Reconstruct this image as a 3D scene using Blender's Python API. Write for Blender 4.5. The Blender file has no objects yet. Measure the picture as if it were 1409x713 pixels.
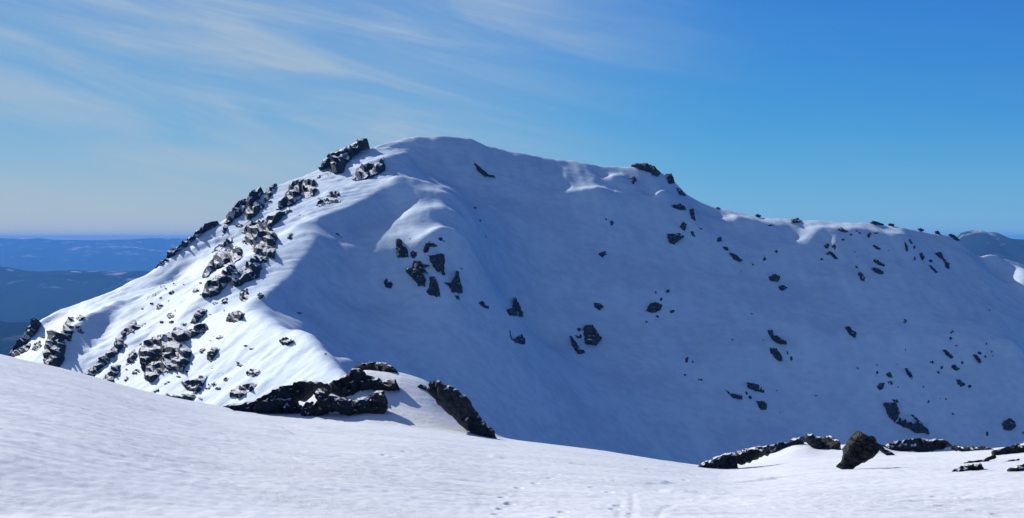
import bpy, bmesh, math, random
import numpy as np
from mathutils import Vector
from mathutils.geometry import delaunay_2d_cdt

sc = bpy.context.scene
COL = sc.collection

# ------------------------------------------------------------------ camera
F, U0, VH = 1935.0, 704.5, 328.0          # focal length in photo pixels, centre column, horizon row
cam_d = bpy.data.cameras.new("camera")
cam = bpy.data.objects.new("camera", cam_d)
COL.objects.link(cam)
cam_d.sensor_fit = 'HORIZONTAL'
cam_d.sensor_width = 36.0
cam_d.lens = 36.0 * F / 1409.0
cam_d.shift_y = (VH - 356.5) / 1409.0
cam_d.clip_start = 0.5
cam_d.clip_end = 300000.0
cam.location = (0, 0, 0)
cam.rotation_euler = (math.pi / 2, 0, 0)
sc.camera = cam

# ------------------------------------------------------------------ sun, sky, exposure
SUN_EL = math.radians(30.0)
SUN_AZ = math.radians(-42.0)              # from +Y (view direction), negative = left
sdir = Vector((math.sin(SUN_AZ) * math.cos(SUN_EL), math.cos(SUN_AZ) * math.cos(SUN_EL), math.sin(SUN_EL)))
sun_d = bpy.data.lights.new("sun", 'SUN')
sun_d.energy = 5.0
sun_d.angle = math.radians(0.5)
sun_d.color = (1.0, 0.955, 0.89)
sun = bpy.data.objects.new("sun", sun_d)
COL.objects.link(sun)
sun.rotation_euler = (-sdir).to_track_quat('-Z', 'Y').to_euler()
sun.location = (-300, 300, 400)

world = bpy.data.worlds.new("World")
sc.world = world
world.use_nodes = True
NT = world.node_tree
NT.nodes.clear()


class G:
    """tiny node-graph helper"""
    def __init__(self, tree):
        self.t = tree

    def n(self, typ, _in=None, **props):
        nd = self.t.nodes.new(typ)
        for k, v in props.items():
            setattr(nd, k, v)
        for k, v in (_in or {}).items():
            self.put(nd.inputs[k], v)
        return nd

    def put(self, sock, v):
        if isinstance(v, bpy.types.NodeSocket):
            self.t.links.new(v, sock)
        else:
            sock.default_value = v

    def m(self, op, a, b=0.0, c=None, clamp=False):
        nd = self.t.nodes.new('ShaderNodeMath')
        nd.operation = op
        nd.use_clamp = clamp
        self.put(nd.inputs[0], a)
        self.put(nd.inputs[1], b)
        if c is not None:
            self.put(nd.inputs[2], c)
        return nd.outputs[0]

    def mix(self, f, a, b, mode='MIX'):
        nd = self.t.nodes.new('ShaderNodeMix')
        nd.data_type = 'RGBA'
        nd.blend_type = mode
        self.put(nd.inputs[0], f)
        self.put(nd.inputs[6], a)
        self.put(nd.inputs[7], b)
        return nd.outputs[2]

    def rng(self, v, a, b, c=0.0, d=1.0, smooth=True):
        nd = self.t.nodes.new('ShaderNodeMapRange')
        nd.interpolation_type = 'SMOOTHSTEP' if smooth else 'LINEAR'
        for i, x in enumerate((v, a, b, c, d)):
            self.put(nd.inputs[i], x)
        return nd.outputs[0]

    def noise(self, vec, scale, detail=5.0, rough=0.55, dist=0.0):
        nd = self.n('ShaderNodeTexNoise', {'Vector': vec, 'Scale': scale, 'Detail': detail,
                                           'Roughness': rough, 'Distortion': dist})
        return nd.outputs[0]


g = G(NT)
sky = g.n('ShaderNodeTexSky', sky_type='NISHITA')
sky.sun_disc = False
sky.sun_elevation = SUN_EL
sky.sun_rotation = SUN_AZ
sky.altitude = 2500
sky.air_density = 0.9
sky.dust_density = 0.0
sky.ozone_density = 2.6
tc = g.n('ShaderNodeTexCoord').outputs['Generated']
sep = g.n('ShaderNodeSeparateXYZ', {0: tc})
dx, dy, dz = sep.outputs
az = g.m('ARCTAN2', dx, dy)                       # radians, + right
el = g.m('ARCSINE', dz)
# a deep, clean mountain sky: saturation of the whole sky raised evenly
hsv = g.n('ShaderNodeHueSaturation', {'Hue': 0.5, 'Saturation': 1.15, 'Value': 1.0, 'Color': sky.outputs[0]})
spc = g.n('ShaderNodeSeparateColor', {0: hsv.outputs[0]})


def soft(c, gain, top):
    """the camera's soft shoulder: keeps the glow near the sun and horizon from burning out"""
    c = g.m('MULTIPLY', c, gain)
    return g.m('DIVIDE', c, g.m('POWER', g.m('ADD', 1.0, g.m('POWER', g.m('DIVIDE', c, top), 3.0)), 1 / 3))


base = g.n('ShaderNodeCombineColor', {0: soft(spc.outputs[0], 0.265, 6.0), 1: soft(spc.outputs[1], 0.80, 6.3),
                                      2: soft(spc.outputs[2], 1.75, 8.8)}).outputs[0]
# thin cirrus, drawn out along a gently falling wind direction
rot = g.m('ADD', el, g.m('MULTIPLY', az, 0.22))
v1 = g.n('ShaderNodeCombineXYZ', {0: g.m('MULTIPLY', az, 3.2), 1: g.m('MULTIPLY', rot, 22.0), 2: 0.3}).outputs[0]
v2 = g.n('ShaderNodeCombineXYZ', {0: g.m('MULTIPLY', az, 7.0), 1: g.m('MULTIPLY', rot, 60.0), 2: 4.7}).outputs[0]
c1 = g.rng(g.noise(v1, 1.3, 5, 0.55, 0.8), 0.38, 0.72)
c2 = g.rng(g.noise(v2, 1.0, 5, 0.6, 0.6), 0.35, 0.75)
cover = g.rng(g.m('ADD', az, g.m('MULTIPLY', g.noise(v1, 0.6, 2), 0.16)), -0.03, 0.27, 1.0, 0.05)
v3 = g.n('ShaderNodeCombineXYZ', {0: g.m('MULTIPLY', az, 5.0), 1: g.m('MULTIPLY', rot, 130.0), 2: 9.1}).outputs[0]
c3 = g.rng(g.noise(v3, 1.0, 6, 0.68, 1.2), 0.42, 0.75)
fib = g.m('MULTIPLY', c3, g.m('ADD', 0.25, c1))
cl = g.m('MULTIPLY', g.m('ADD', 0.32, g.m('ADD', g.m('MULTIPLY', c1, 0.42), g.m('ADD', g.m('MULTIPLY', c2, 0.12), g.m('MULTIPLY', fib, 0.16)))), cover)
cl = g.m('MULTIPLY', cl, g.rng(dz, -0.02, 0.05), clamp=True)
cloud_col = (4.7, 6.1, 7.6, 1)
skyc = g.mix(cl, base, cloud_col)
veil = g.m('MULTIPLY', g.rng(dz, -0.01, 0.085, 1.0, 0.0), g.rng(az, -0.30, 0.15, 1.0, 0.15))
skyc = g.mix(veil, skyc, (5.6, 6.4, 6.8, 1))
bg = g.n('ShaderNodeBackground', {'Color': skyc, 'Strength': 0.07})
wo = g.n('ShaderNodeOutputWorld', {'Surface': bg.outputs[0]})

sc.view_settings.view_transform = 'Standard'
sc.view_settings.look = 'None'
sc.view_settings.exposure = 0.25
sc.view_settings.gamma = 1.0
sc.cycles.volume_bounces = 1
sc.cycles.max_bounces = 5
sc.cycles.diffuse_bounces = 2

# ------------------------------------------------------------------ numeric helpers
def px(u, v, y):
    return ((u - U0) / F * y, y, (VH - v) / F * y)


_rs = np.random.RandomState(7)
_LAT = _rs.rand(256, 256).astype(np.float64)
_ANG = _rs.rand(256, 256) * 2 * np.pi
_GX, _GY = np.cos(_ANG), np.sin(_ANG)


def gnoise(x, y, seed=0):
    """2-D gradient noise, about -1..1"""
    x = x + seed * 37.31
    y = y + seed * 91.77
    xi = np.floor(x).astype(int)
    yi = np.floor(y).astype(int)
    xf, yf = x - xi, y - yi
    sx = xf * xf * xf * (xf * (xf * 6 - 15) + 10)
    sy = yf * yf * yf * (yf * (yf * 6 - 15) + 10)

    def d(ix, iy, fx, fy):
        a, b = (xi + ix) & 255, (yi + iy) & 255
        return _GX[a, b] * fx + _GY[a, b] * fy
    n0 = d(0, 0, xf, yf) * (1 - sx) + d(1, 0, xf - 1, yf) * sx
    n1 = d(0, 1, xf, yf - 1) * (1 - sx) + d(1, 1, xf - 1, yf - 1) * sx
    return (n0 * (1 - sy) + n1 * sy) * 1.5


def fbm(x, y, oct=4, seed=0, gain=0.5):
    s, a = 0.0, 1.0
    for i in range(oct):
        s = s + a * gnoise(x * 2 ** i, y * 2 ** i, seed + i * 3)
        a *= gain
    return s


def sstep(a, b, x):
    t = np.clip((x - a) / (b - a), 0, 1)
    return t * t * (3 - 2 * t)


def blur(z, n):
    for _ in range(n):
        p = np.pad(z, 1, mode='edge')
        z = (p[:-2, 1:-1] + 2 * p[1:-1, 1:-1] + p[2:, 1:-1]) / 4
        p = np.pad(z, 1, mode='edge')
        z = (p[1:-1, :-2] + 2 * p[1:-1, 1:-1] + p[1:-1, 2:]) / 4
    return z


def grid_mesh(name, X, Y, Z, mat, kind='structure', smooth=True):
    ny, nx = X.shape
    co = np.empty((ny * nx, 3), np.float32)
    co[:, 0], co[:, 1], co[:, 2] = X.ravel(), Y.ravel(), Z.ravel()
    idx = np.arange(ny * nx).reshape(ny, nx)
    f = np.stack([idx[:-1, :-1], idx[:-1, 1:], idx[1:, 1:], idx[1:, :-1]], -1).reshape(-1, 4)
    me = bpy.data.meshes.new(name)
    me.vertices.add(len(co))
    me.vertices.foreach_set('co', co.ravel())
    me.loops.add(f.size)
    me.loops.foreach_set('vertex_index', f.ravel().astype(np.int32))
    me.polygons.add(len(f))
    me.polygons.foreach_set('loop_start', (np.arange(len(f)) * 4).astype(np.int32))
    if smooth:
        me.polygons.foreach_set('use_smooth', np.ones(len(f), bool))
    me.update(calc_edges=True)
    me.validate()
    me.materials.append(mat)
    o = bpy.data.objects.new(name, me)
    COL.objects.link(o)
    if kind:
        o['kind'] = kind
    return o


# ------------------------------------------------------------------ materials
def new_mat(name):
    m = bpy.data.materials.new(name)
    m.use_nodes = True
    t = m.node_tree
    t.nodes.clear()
    return m, G(t)


def snow_mat(name, scales, strength, col=(0.67, 0.695, 0.725), low=0.955, patchy=False):
    m, g = new_mat(name)
    pos = g.n('ShaderNodeNewGeometry').outputs['Position']
    mp = g.n('ShaderNodeMapping', {'Vector': pos, 'Rotation': (0, 0, math.radians(25)), 'Scale': (0.65, 1.15, 1.0)}).outputs[0]
    h = None
    for s, a in scales:
        n = g.m('MULTIPLY', g.noise(mp, s, 4, 0.6, 0.3), a)
        h = n if h is None else g.m('ADD', h, n)
    if patchy:
        msk = g.rng(g.noise(mp, 0.10, 4, 0.6, 1.0), 0.36, 0.64, 0.25, 1.35)
        h = g.m('MULTIPLY', h, msk)
    bmp = g.n('ShaderNodeBump', {'Strength': strength, 'Distance': 1.0, 'Height': h})
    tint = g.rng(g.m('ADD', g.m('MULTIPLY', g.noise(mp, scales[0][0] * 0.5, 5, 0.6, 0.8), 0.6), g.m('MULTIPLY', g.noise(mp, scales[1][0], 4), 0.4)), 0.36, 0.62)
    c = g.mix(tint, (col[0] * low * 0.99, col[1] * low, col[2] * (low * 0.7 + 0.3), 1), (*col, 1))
    b = g.n('ShaderNodeBsdfPrincipled', {'Base Color': c, 'Roughness': 0.62, 'Normal': bmp.outputs[0],
                                         'Specular IOR Level': 0.08})
    g.n('ShaderNodeOutputMaterial', {'Surface': b.outputs[0]})
    return m


def rock_mat(name, scale, snow=0.0, col=((0.014, 0.019, 0.028), (0.040, 0.050, 0.066)), thr=0.72):
    m, g = new_mat(name)
    geo = g.n('ShaderNodeNewGeometry')
    pos = geo.outputs['Position']
    n1 = g.noise(pos, scale, 6, 0.65, 0.5)
    n2 = g.noise(pos, scale * 6, 4, 0.6)
    f = g.rng(g.m('ADD', g.m('MULTIPLY', n1, 0.7), g.m('MULTIPLY', n2, 0.3)), 0.36, 0.66)
    c = g.mix(f, (*col[0], 1), (*col[1], 1))
    lich = g.rng(g.noise(pos, scale * 1.7, 3, 0.5), 0.6, 0.7)
    c = g.mix(g.m('MULTIPLY', lich, 0.5), c, (0.045, 0.050, 0.058, 1))
    hgt = g.m('ADD', g.m('MULTIPLY', n1, 1.0), g.m('MULTIPLY', n2, 0.35))
    # joints: a warped cell pattern, opened as dark cracks
    wp = g.n('ShaderNodeMapping', {'Vector': pos, 'Rotation': (0.4, 0.3, 0.5), 'Scale': (0.8, 1.0, 1.7)}).outputs[0]
    vor = g.n('ShaderNodeTexVoronoi', {'Vector': g.mix(0.12, wp, g.n('ShaderNodeTexNoise', {'Vector': pos, 'Scale': scale * 2}).outputs[1], 'ADD'), 'Scale': scale * 1.1}, feature='DISTANCE_TO_EDGE')
    crk = g.rng(vor.outputs[0], 0.0, 0.07)
    c = g.mix(crk, (0.006, 0.007, 0.009, 1), c)
    hgt = g.m('ADD', hgt, g.m('MULTIPLY', crk, 0.5))
    bmp = g.n('ShaderNodeBump', {'Strength': 1.0, 'Distance': 0.5 / scale, 'Height': hgt})
    if snow > 0:
        nz = g.n('ShaderNodeSeparateXYZ', {0: geo.outputs['Normal']}).outputs[2]
        pat = g.m('MULTIPLY', g.m('SUBTRACT', g.noise(pos, scale * 1.2, 2.0, 0.5), 0.5), 0.7)
        s = g.rng(g.m('ADD', nz, pat), thr, thr + 0.06)
        s = g.m('MULTIPLY', s, snow)
        c = g.mix(s, c, (0.8, 0.81, 0.83, 1))
    b = g.n('ShaderNodeBsdfPrincipled', {'Base Color': c, 'Roughness': 0.85, 'Normal': bmp.outputs[0],
                                         'Specular IOR Level': 0.25})
    g.n('ShaderNodeOutputMaterial', {'Surface': b.outputs[0]})
    return m


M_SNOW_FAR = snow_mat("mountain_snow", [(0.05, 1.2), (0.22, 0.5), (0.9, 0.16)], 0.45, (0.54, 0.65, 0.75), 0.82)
M_SNOW_NEAR = snow_mat("foreground_snow", [(0.5, 0.05), (2.0, 0.028), (6.0, 0.03), (16.0, 0.03), (45.0, 0.014)], 0.9, low=0.93, patchy=True)
M_ROCK_FAR = rock_mat("mountain_rock", 0.25, 0.9, thr=0.95, col=((0.020, 0.028, 0.040), (0.07, 0.085, 0.105)))
M_ROCK_LIT = rock_mat("frosted_mountain_rock", 0.25, 1.0, thr=0.74)
M_ROCK_NEAR = rock_mat("near_rock", 1.1, 1.0, thr=0.86, col=((0.011, 0.014, 0.019), (0.036, 0.040, 0.046)))
M_ROCK_BROWN = rock_mat("brown_grey_rock", 1.1, 1.0, thr=1.4, col=((0.015, 0.016, 0.018), (0.050, 0.048, 0.047)))

# ------------------------------------------------------------------ the mountain (height field)
SKYLINE = [(-260, 720, 690), (-120, 600, 730), (20, 488, 770), (42, 452, 782), (62, 430, 790), (100, 418, 796), (150, 400, 800),
           (200, 381, 812), (235, 352, 824), (262, 329, 835), (300, 308, 852), (345, 272, 890), (380, 254, 914),
           (445, 231, 946), (500, 205, 968), (545, 192, 981), (575, 185, 987), (610, 184, 991), (650, 191, 997),
           (700, 206, 1005), (760, 217, 1010), (840, 229, 1020), (895, 229, 1025), (925, 243, 1025),
           (945, 268, 1022), (970, 283, 1020), (1040, 297, 1020), (1100, 304, 1020), (1200, 306, 1020),
           (1240, 312, 1022), (1290, 320, 1025), (1320, 326, 1030), (1345, 345, 1040), (1380, 356, 1050),
           (1420, 367, 1060), (1500, 385, 1080), (1700, 420, 1120)]
NEAR_RIDGE = [(545, 560, 470), (510, 530, 520), (480, 510, 545), (430, 455, 592), (385, 446, 622), (338, 418, 668),
              (378, 397, 700), (406, 376, 725), (426, 345, 755), (436, 326, 772), (408, 306, 795), (485, 283, 825),
              (520, 262, 850), (548, 241, 872)]
LIP = [(548, 241, 872), (565, 245, 874), (600, 253, 878), (640, 266, 884)]
BENCH = [(562, 238, 946), (600, 249, 948), (642, 261, 950)]
LINES = [
    SKYLINE, NEAR_RIDGE, LIP, BENCH,
    # lower left face (hidden foot), left to right
    [(-200, 760, 600), (0, 640, 650), (120, 600, 625), (220, 600, 590), (320, 605, 550), (420, 610, 515), (500, 620, 475)],
    # small rib and the shaded gully beside it
    [(60, 500, 705), (80, 468, 720), (95, 452, 730), (112, 437, 740), (150, 420, 757), (180, 408, 775), (215, 396, 790), (245, 386, 800)],
    [(85, 545, 680), (109, 499, 700), (140, 465, 730), (157, 440, 748), (167, 422, 762), (182, 410, 780)],
    # open slope of the left face
    [(150, 500, 695), (205, 465, 700), (260, 420, 708), (320, 370, 735), (390, 320, 800), (450, 275, 846), (490, 250, 872)],
    # bowl floor
    [(545, 720, 520), (640, 760, 590), (700, 745, 650), (800, 735, 705), (900, 725, 755), (1000, 715, 790), (1100, 705, 815),
     (1250, 700, 835), (1409, 700, 850), (1700, 690, 880)],
    # brighter bench below the summit ridge
    [(700, 278, 950), (760, 268, 962), (820, 262, 968), (870, 264, 985)],
    # snowy shoulder in front of the nose, and the small flat below the shoulder rocks
    [(584, 318, 790), (612, 306, 800), (645, 318, 806)],
    # steep shaded flank right under the near ridge
    [(385, 425, 690), (405, 425, 708), (440, 410, 728), (455, 392, 748)],
    [(462, 325, 797), (480, 322, 806), (505, 315, 820), (530, 306, 830), (546, 294, 842)],
    [(468, 418, 736), (500, 426, 750), (540, 424, 760), (578, 405, 762), (622, 390, 768)],
    [(568, 262, 855), (605, 261, 860), (642, 278, 864)], [(575, 283, 828), (608, 281, 832), (646, 295, 838)],
    [(882, 266, 985), (912, 268, 985), (942, 279, 988)],
    # sunny cap left of the summit
    [(505, 223, 918), (545, 210, 934), (562, 204, 946)],
    # flat snow just under the bright right hand crest
    [(1045, 306, 996), (1100, 313, 996), (1180, 315, 996), (1245, 322, 1000)],
    # steep middle of the headwall
    [(700, 480, 850), (800, 470, 872), (900, 450, 890), (1000, 450, 900), (1100, 455, 905), (1250, 460, 915), (1400, 470, 925)],
]
X0, X1, Y0, Y1 = -480.0, 660.0, 440.0, 1320.0


def dense(line, step=1.5):
    pts = [px(*p) for p in line]
    out = []
    for a, b in zip(pts, pts[1:]):
        n = max(2, int(math.dist(a, b) / step))
        for i in range(n):
            t = i / n
            out.append([a[k] + (b[k] - a[k]) * t for k in range(3)])
    out.append(list(pts[-1]))
    return np.array(out)


def solve_mountain():
    cons = [dense(l) for l in LINES]
    sk = dense(SKYLINE)
    for dyy, dzz in ((45, -14), (110, -60), (230, -170)):      # the far side falls away
        b = sk.copy()
        b[:, 1] += dyy
        b[:, 2] += dzz
        cons.append(b)
    P = np.concatenate(cons)
    z = None
    for dx_ in (24.0, 12.0, 6.0, 3.0):
        nx, ny = int((X1 - X0) / dx_) + 1, int((Y1 - Y0) / dx_) + 1
        ix = np.rint((P[:, 0] - X0) / dx_).astype(int)
        iy = np.rint((P[:, 1] - Y0) / dx_).astype(int)
        ok = (ix > 0) & (ix < nx - 1) & (iy > 0) & (iy < ny - 1)
        S = np.zeros((ny, nx))
        W = np.zeros((ny, nx))
        np.add.at(S, (iy[ok], ix[ok]), P[ok, 2])
        np.add.at(W, (iy[ok], ix[ok]), 1)
        fix = W > 0
        val = S / np.maximum(W, 1)
        if z is None:
            z = np.full((ny, nx), -120.0)
        else:
            z = sample(z, pdx, np.linspace(0, nx - 1, nx)[None, :] * dx_ + np.zeros((ny, 1)),
                       np.linspace(0, ny - 1, ny)[:, None] * dx_ + np.zeros((1, nx)))
        z[0, :] = -150
        z[-1, :] = -330
        z[:, 0] = -280
        z[:, -1] = -170
        for _ in range(500 if dx_ > 4 else 260):
            z[fix] = val[fix]
            z[1:-1, 1:-1] = (z[:-2, 1:-1] + z[2:, 1:-1] + z[1:-1, :-2] + z[1:-1, 2:]) * 0.25
        z[fix] = val[fix]
        pdx = dx_
    return z, pdx


def sample(z, d, x, y):
    """bilinear sample of z at local metres x, y"""
    fx = np.clip(x / d, 0, z.shape[1] - 1.001)
    fy = np.clip(y / d, 0, z.shape[0] - 1.001)
    i, j = fx.astype(int), fy.astype(int)
    a, b = fx - i, fy - j
    return (z[j, i] * (1 - a) + z[j, i + 1] * a) * (1 - b) + (z[j + 1, i] * (1 - a) + z[j + 1, i + 1] * a) * b


zc, dc = solve_mountain()
zc = blur(zc, 1)
MD = 1.6
mnx, mny = int((X1 - X0) / MD), int((Y1 - Y0) / MD)
MX = X0 + np.arange(mnx)[None, :] * MD + np.zeros((mny, 1))
MY = Y0 + np.arange(mny)[:, None] * MD + np.zeros((1, mnx))
MZ = blur(sample(zc, dc, MX - X0, MY - Y0), 1)
_w = np.exp(-((MX + 42) / 16) ** 2 - ((MY - 830) / 30) ** 2)          # the snow shoulder is rounded by the wind
MZ = MZ * (1 - _w) + blur(MZ, 14) * _w


def ridge_side(X, Y):
    """>0 left (sunny side) of the near ridge, in metres"""
    r = np.array([px(*p) for p in NEAR_RIDGE + [(575, 185, 970), (575, 185, 1300)]])
    o = np.argsort(r[:, 1])
    xr = np.interp(Y, r[o, 1], r[o, 0])
    return xr - X


side = ridge_side(MX, MY)
lit = sstep(-6, 14, side)
# rough wind-packed snow on the sunny side, smoother drifts in the bowl
c, s = math.cos(0.08), math.sin(0.08)
AX, AY = MX * c + MY * s, -MX * s + MY * c
n_big = fbm(MX / 60, MY / 60, 2, 1)
n_mid = fbm(AX / 30, AY / 10, 3, 5)
n_ridg = 1 - np.abs(fbm(AX / 30, AY / 9, 3, 9))
n_fine = fbm(MX / 6, MY / 5, 3, 14)
n_pat = fbm(MX / 45, MY / 45, 2, 51)
n_pat2 = fbm(MX / 22, MY / 22, 2, 57)
_st = fbm(AX / 18, AY / 5.5, 3, 61) * 2.2
n_step = np.abs(_st - np.round(_st)) * 2 - 0.5
rough = lit * (0.7 * n_mid * (0.5 + sstep(-.3, .5, n_pat)) + 1.3 * (n_ridg - 0.7) * sstep(-.2, .6, -n_pat) + 0.55 * n_fine * sstep(-.4, .4, n_pat2) + 0.35 * n_step) + (1 - lit) * (1.3 * fbm(MX / 28, MY / 50, 3, 21) + 0.32 * fbm(MX / 7 + 0.15 * MY / 7, MY / 38, 3, 27) + 0.10 * fbm(AX / 16, AY / 6, 3, 29) + 0.12 * n_fine)
MZ = MZ + 0.8 * n_big * (0.4 + 0.6 * lit) + rough


def mz_at(x, y):
    return sample(MZ, MD, np.asarray(x, float) - X0, np.asarray(y, float) - Y0)


YS = np.arange(Y0 + 3, Y1 - 60, 0.8)


def hit_mountain(us, vs):
    """first point of the mountain along the view through each photo pixel; above the skyline: the crest's depth"""
    out = []
    for u, v in zip(us, vs):
        x = (u - U0) / F * YS
        z = mz_at(x, YS)
        zr = (VH - v) / F * YS
        k = np.nonzero(z >= zr)[0]
        if len(k):
            i = k[0]
            out.append((x[i], YS[i], zr[i], True))
        else:
            i = int(np.argmax(z / YS))
            out.append((x[i], YS[i], zr[i], False))
    return out


# small drifts and benches that turn towards the sun: (u, v, radius across, radius in depth, tilt right, tilt back)
for u, v, rx, ry, tx, ty in [(770, 258, 18, 10, 0.30, 0.22), (815, 258, 16, 9, 0.24, 0.2),
                             (840, 242, 9, 8, 0.45, 0.3), (905, 264, 8, 7, 0.7, 0.4), (935, 284, 8, 7, 0.5, 0.3), (1143, 338, 9, 8, 0.5, 0.3), (1110, 324, 16, 10, 0.36, 0.26),
                             (1152, 372, 9, 8, 0.34, 0.2), (750, 378, 5, 5, 0.5, 0.3), (701, 381, 4, 6, 0.45, 0.3), (796, 433, 3, 3, 0.5, 0.3),
                             (657, 222, 6, 7, 0.35, 0.2), (1388, 372, 18, 16, 0.6, 0.3), (1405, 384, 12, 14, 0.5, 0.35), (1350, 352, 12, 10, 0.4, 0.4),
                             (1000, 300, 16, 8, 0.2, 0.15), (470, 492, 8, 10, 0.35, 0.1)]:
    x, y, z, _ = hit_mountain([u], [v])[0]
    qx, qy = MX - x, MY - y
    wgt = np.exp(-(qx / rx) ** 2 - (qy / ry) ** 2)
    MZ = MZ + 1.5 * (tx * qx - ty * qy) * wgt

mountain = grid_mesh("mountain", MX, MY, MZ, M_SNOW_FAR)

# ------------------------------------------------------------------ foreground snow field
VE = np.array([(-900, 300), (-400, 400), (0, 488), (100, 511), (200, 539), (300, 562), (400, 576), (500, 583), (600, 592),
               (690, 604), (760, 612), (850, 624), (950, 640), (1000, 645), (1050, 641), (1100, 634), (1200, 627),
               (1300, 622), (1409, 614), (1700, 590), (2300, 560)], float)
YE = np.array([(-900, 110), (0, 140), (300, 180), (700, 205), (1409, 210), (2300, 200)], float)
YB = np.array([(-900, 26), (0, 30), (700, 45), (1409, 45), (2300, 40)], float)
KN = np.array([(290, 0), (310, 2), (350, 12), (400, 24), (440, 36), (480, 60), (500, 74), (550, 75), (575, 70), (592, 64),
               (612, 52), (640, 32), (668, 12), (690, 2), (710, 0)], float)
KE = np.array([(985, 0), (1012, 6), (1040, 13), (1070, 22), (1092, 26), (1110, 25), (1125, 20), (1160, 18), (1185, 18), (1205, 17), (1230, 5), (1270, 0)], float)
_ud = np.arange(-900, 2301, 2.0)


def table(T, n):
    z = np.interp(_ud, T[:, 0], T[:, 1])
    k = np.hanning(n)
    return np.convolve(np.pad(z, n // 2, mode='edge'), k / k.sum(), mode='valid')[:len(_ud)]


T_KE = table(KE, 13)
T_VE, T_YE, T_YB, T_KN = table(VE, 41), table(YE, 61), table(YB, 61), table(KN, 13)


def fg_z(x, y, detail=True):
    x = np.asarray(x, float)
    y = np.asarray(y, float)
    u = U0 + F * x / np.maximum(y, 40.0)
    ve = np.interp(u, _ud, T_VE)
    ye = np.interp(u, _ud, T_YE)
    yb = np.interp(u, _ud, T_YB)
    kn = np.interp(u, _ud, T_KN)
    ze = (VH - ve) / F * ye
    zb = (VH - 713.0) / F * yb
    me = ze / ye
    av = (ze - zb) / (ye - yb)
    m0 = 2 * av - me
    t = y - yb
    L = ye - yb
    mid = zb + m0 * t + (me - m0) * t * t / (2 * L)
    near = zb + (y - yb) * (zb + 1.7) / yb
    d = np.maximum(y - ye, 0)
    far = ze + me * d - 0.75 * d * d / (d + 45.0)
    w = sstep(-14, 14, y - yb)
    z = np.where(y > ye, far, near * (1 - w) + mid * w)
    z = z + kn / F * 192.0 * sstep(163, 191, y) * (1 - sstep(200, 240, y))
    z = z + np.interp(u, _ud, T_KE) / F * 206.0 * sstep(168, 205, y) * (1 - sstep(215, 250, y))
    if detail:
        amp = sstep(20, 60, y)
        ax, ay = x * 0.9 + y * 0.42, -x * 0.42 + y * 0.9
        z = z + amp * 0.10 * fbm(x / 14, y / 14, 3, 31)
        pm = sstep(-.25, .5, fbm(x / 9, y / 14, 2, 71))
        z = z + (0.012 + 0.05 * pm) * (0.55 - np.abs(fbm(ax / 2.6, ay / 0.9, 3, 73))) * sstep(20, 45, y)
        z = z + 0.016 * fbm(ax / 3.2, ay / 1.2, 3, 35) + 0.020 * fbm(x / 0.5, y / 0.7, 2, 41)
    return z


# ---- wind lips, ski lines and footprints pressed into the snow field
FY = np.arange(20.0, 262.0, 0.25)


def hit_fg(us, vs):
    out = []
    for u, v in zip(us, vs):
        x = (u - U0) / F * FY
        z = fg_z(x, FY, False)
        zr = (VH - v) / F * FY
        k = np.nonzero(z >= zr)[0]
        if len(k):
            i = k[0]
            out.append((x[i], FY[i], zr[i], True))
        else:
            m = FY > 120
            i = int(np.argmax(np.where(m, z / FY, -9)))
            out.append((x[i], FY[i], zr[i], False))
    return out


vr = np.concatenate([np.arange(0, 1, 0.0035)])
ROWS_N = 700
tt = np.linspace(0, 1, ROWS_N)
# rows dense where the ground is seen at a grazing angle
yrows = np.concatenate([np.array([-60, -30, -10, 0, 8, 14, 20, 25]), 28 + (215 - 28) * tt ** 1.25, 215 + np.linspace(1.0, 150, 60)])
ucol = np.arange(-330, 1740, 2.0)
UU, YY = np.meshgrid(ucol, yrows)
FX = (UU - U0) / F * np.maximum(YY, 40.0)
FZ = fg_z(FX, YY)


def stroke(pts, depth, wide, step=0.0):
    """press a groove (or a wind lip if step>0) along photo-pixel points"""
    global FZ
    P = [np.array(p[:2]) for p in hit_fg([a for a, b in pts], [b for a, b in pts])]
    for a, b in zip(P, P[1:]):
        ab = b - a
        L = np.linalg.norm(ab) + 1e-6
        m = 14.0
        sel = (FX > min(a[0], b[0]) - m) & (FX < max(a[0], b[0]) + m) & (YY > min(a[1], b[1]) - m) & (YY < max(a[1], b[1]) + m)
        qx, qy = FX[sel] - a[0], YY[sel] - a[1]
        t = np.clip((qx * ab[0] + qy * ab[1]) / L ** 2, 0, 1)
        ex, ey = qx - ab[0] * t, qy - ab[1] * t
        dd = np.sqrt(ex ** 2 + ey ** 2)
        if step > 0:                                  # wind lip: high on the side of the sun, sharp drop on the other
            lee = ex * -sdir.x - ey * sdir.y > 0
            taper = np.minimum(1, np.minimum(t, 1 - t) * 3)
            FZ[sel] += step * np.where(lee, np.exp(-(dd / 0.25) ** 2), np.exp(-(dd / 4.0) ** 2)) * taper
        else:
            FZ[sel] -= depth * np.exp(-(dd / wide) ** 2)


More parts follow.
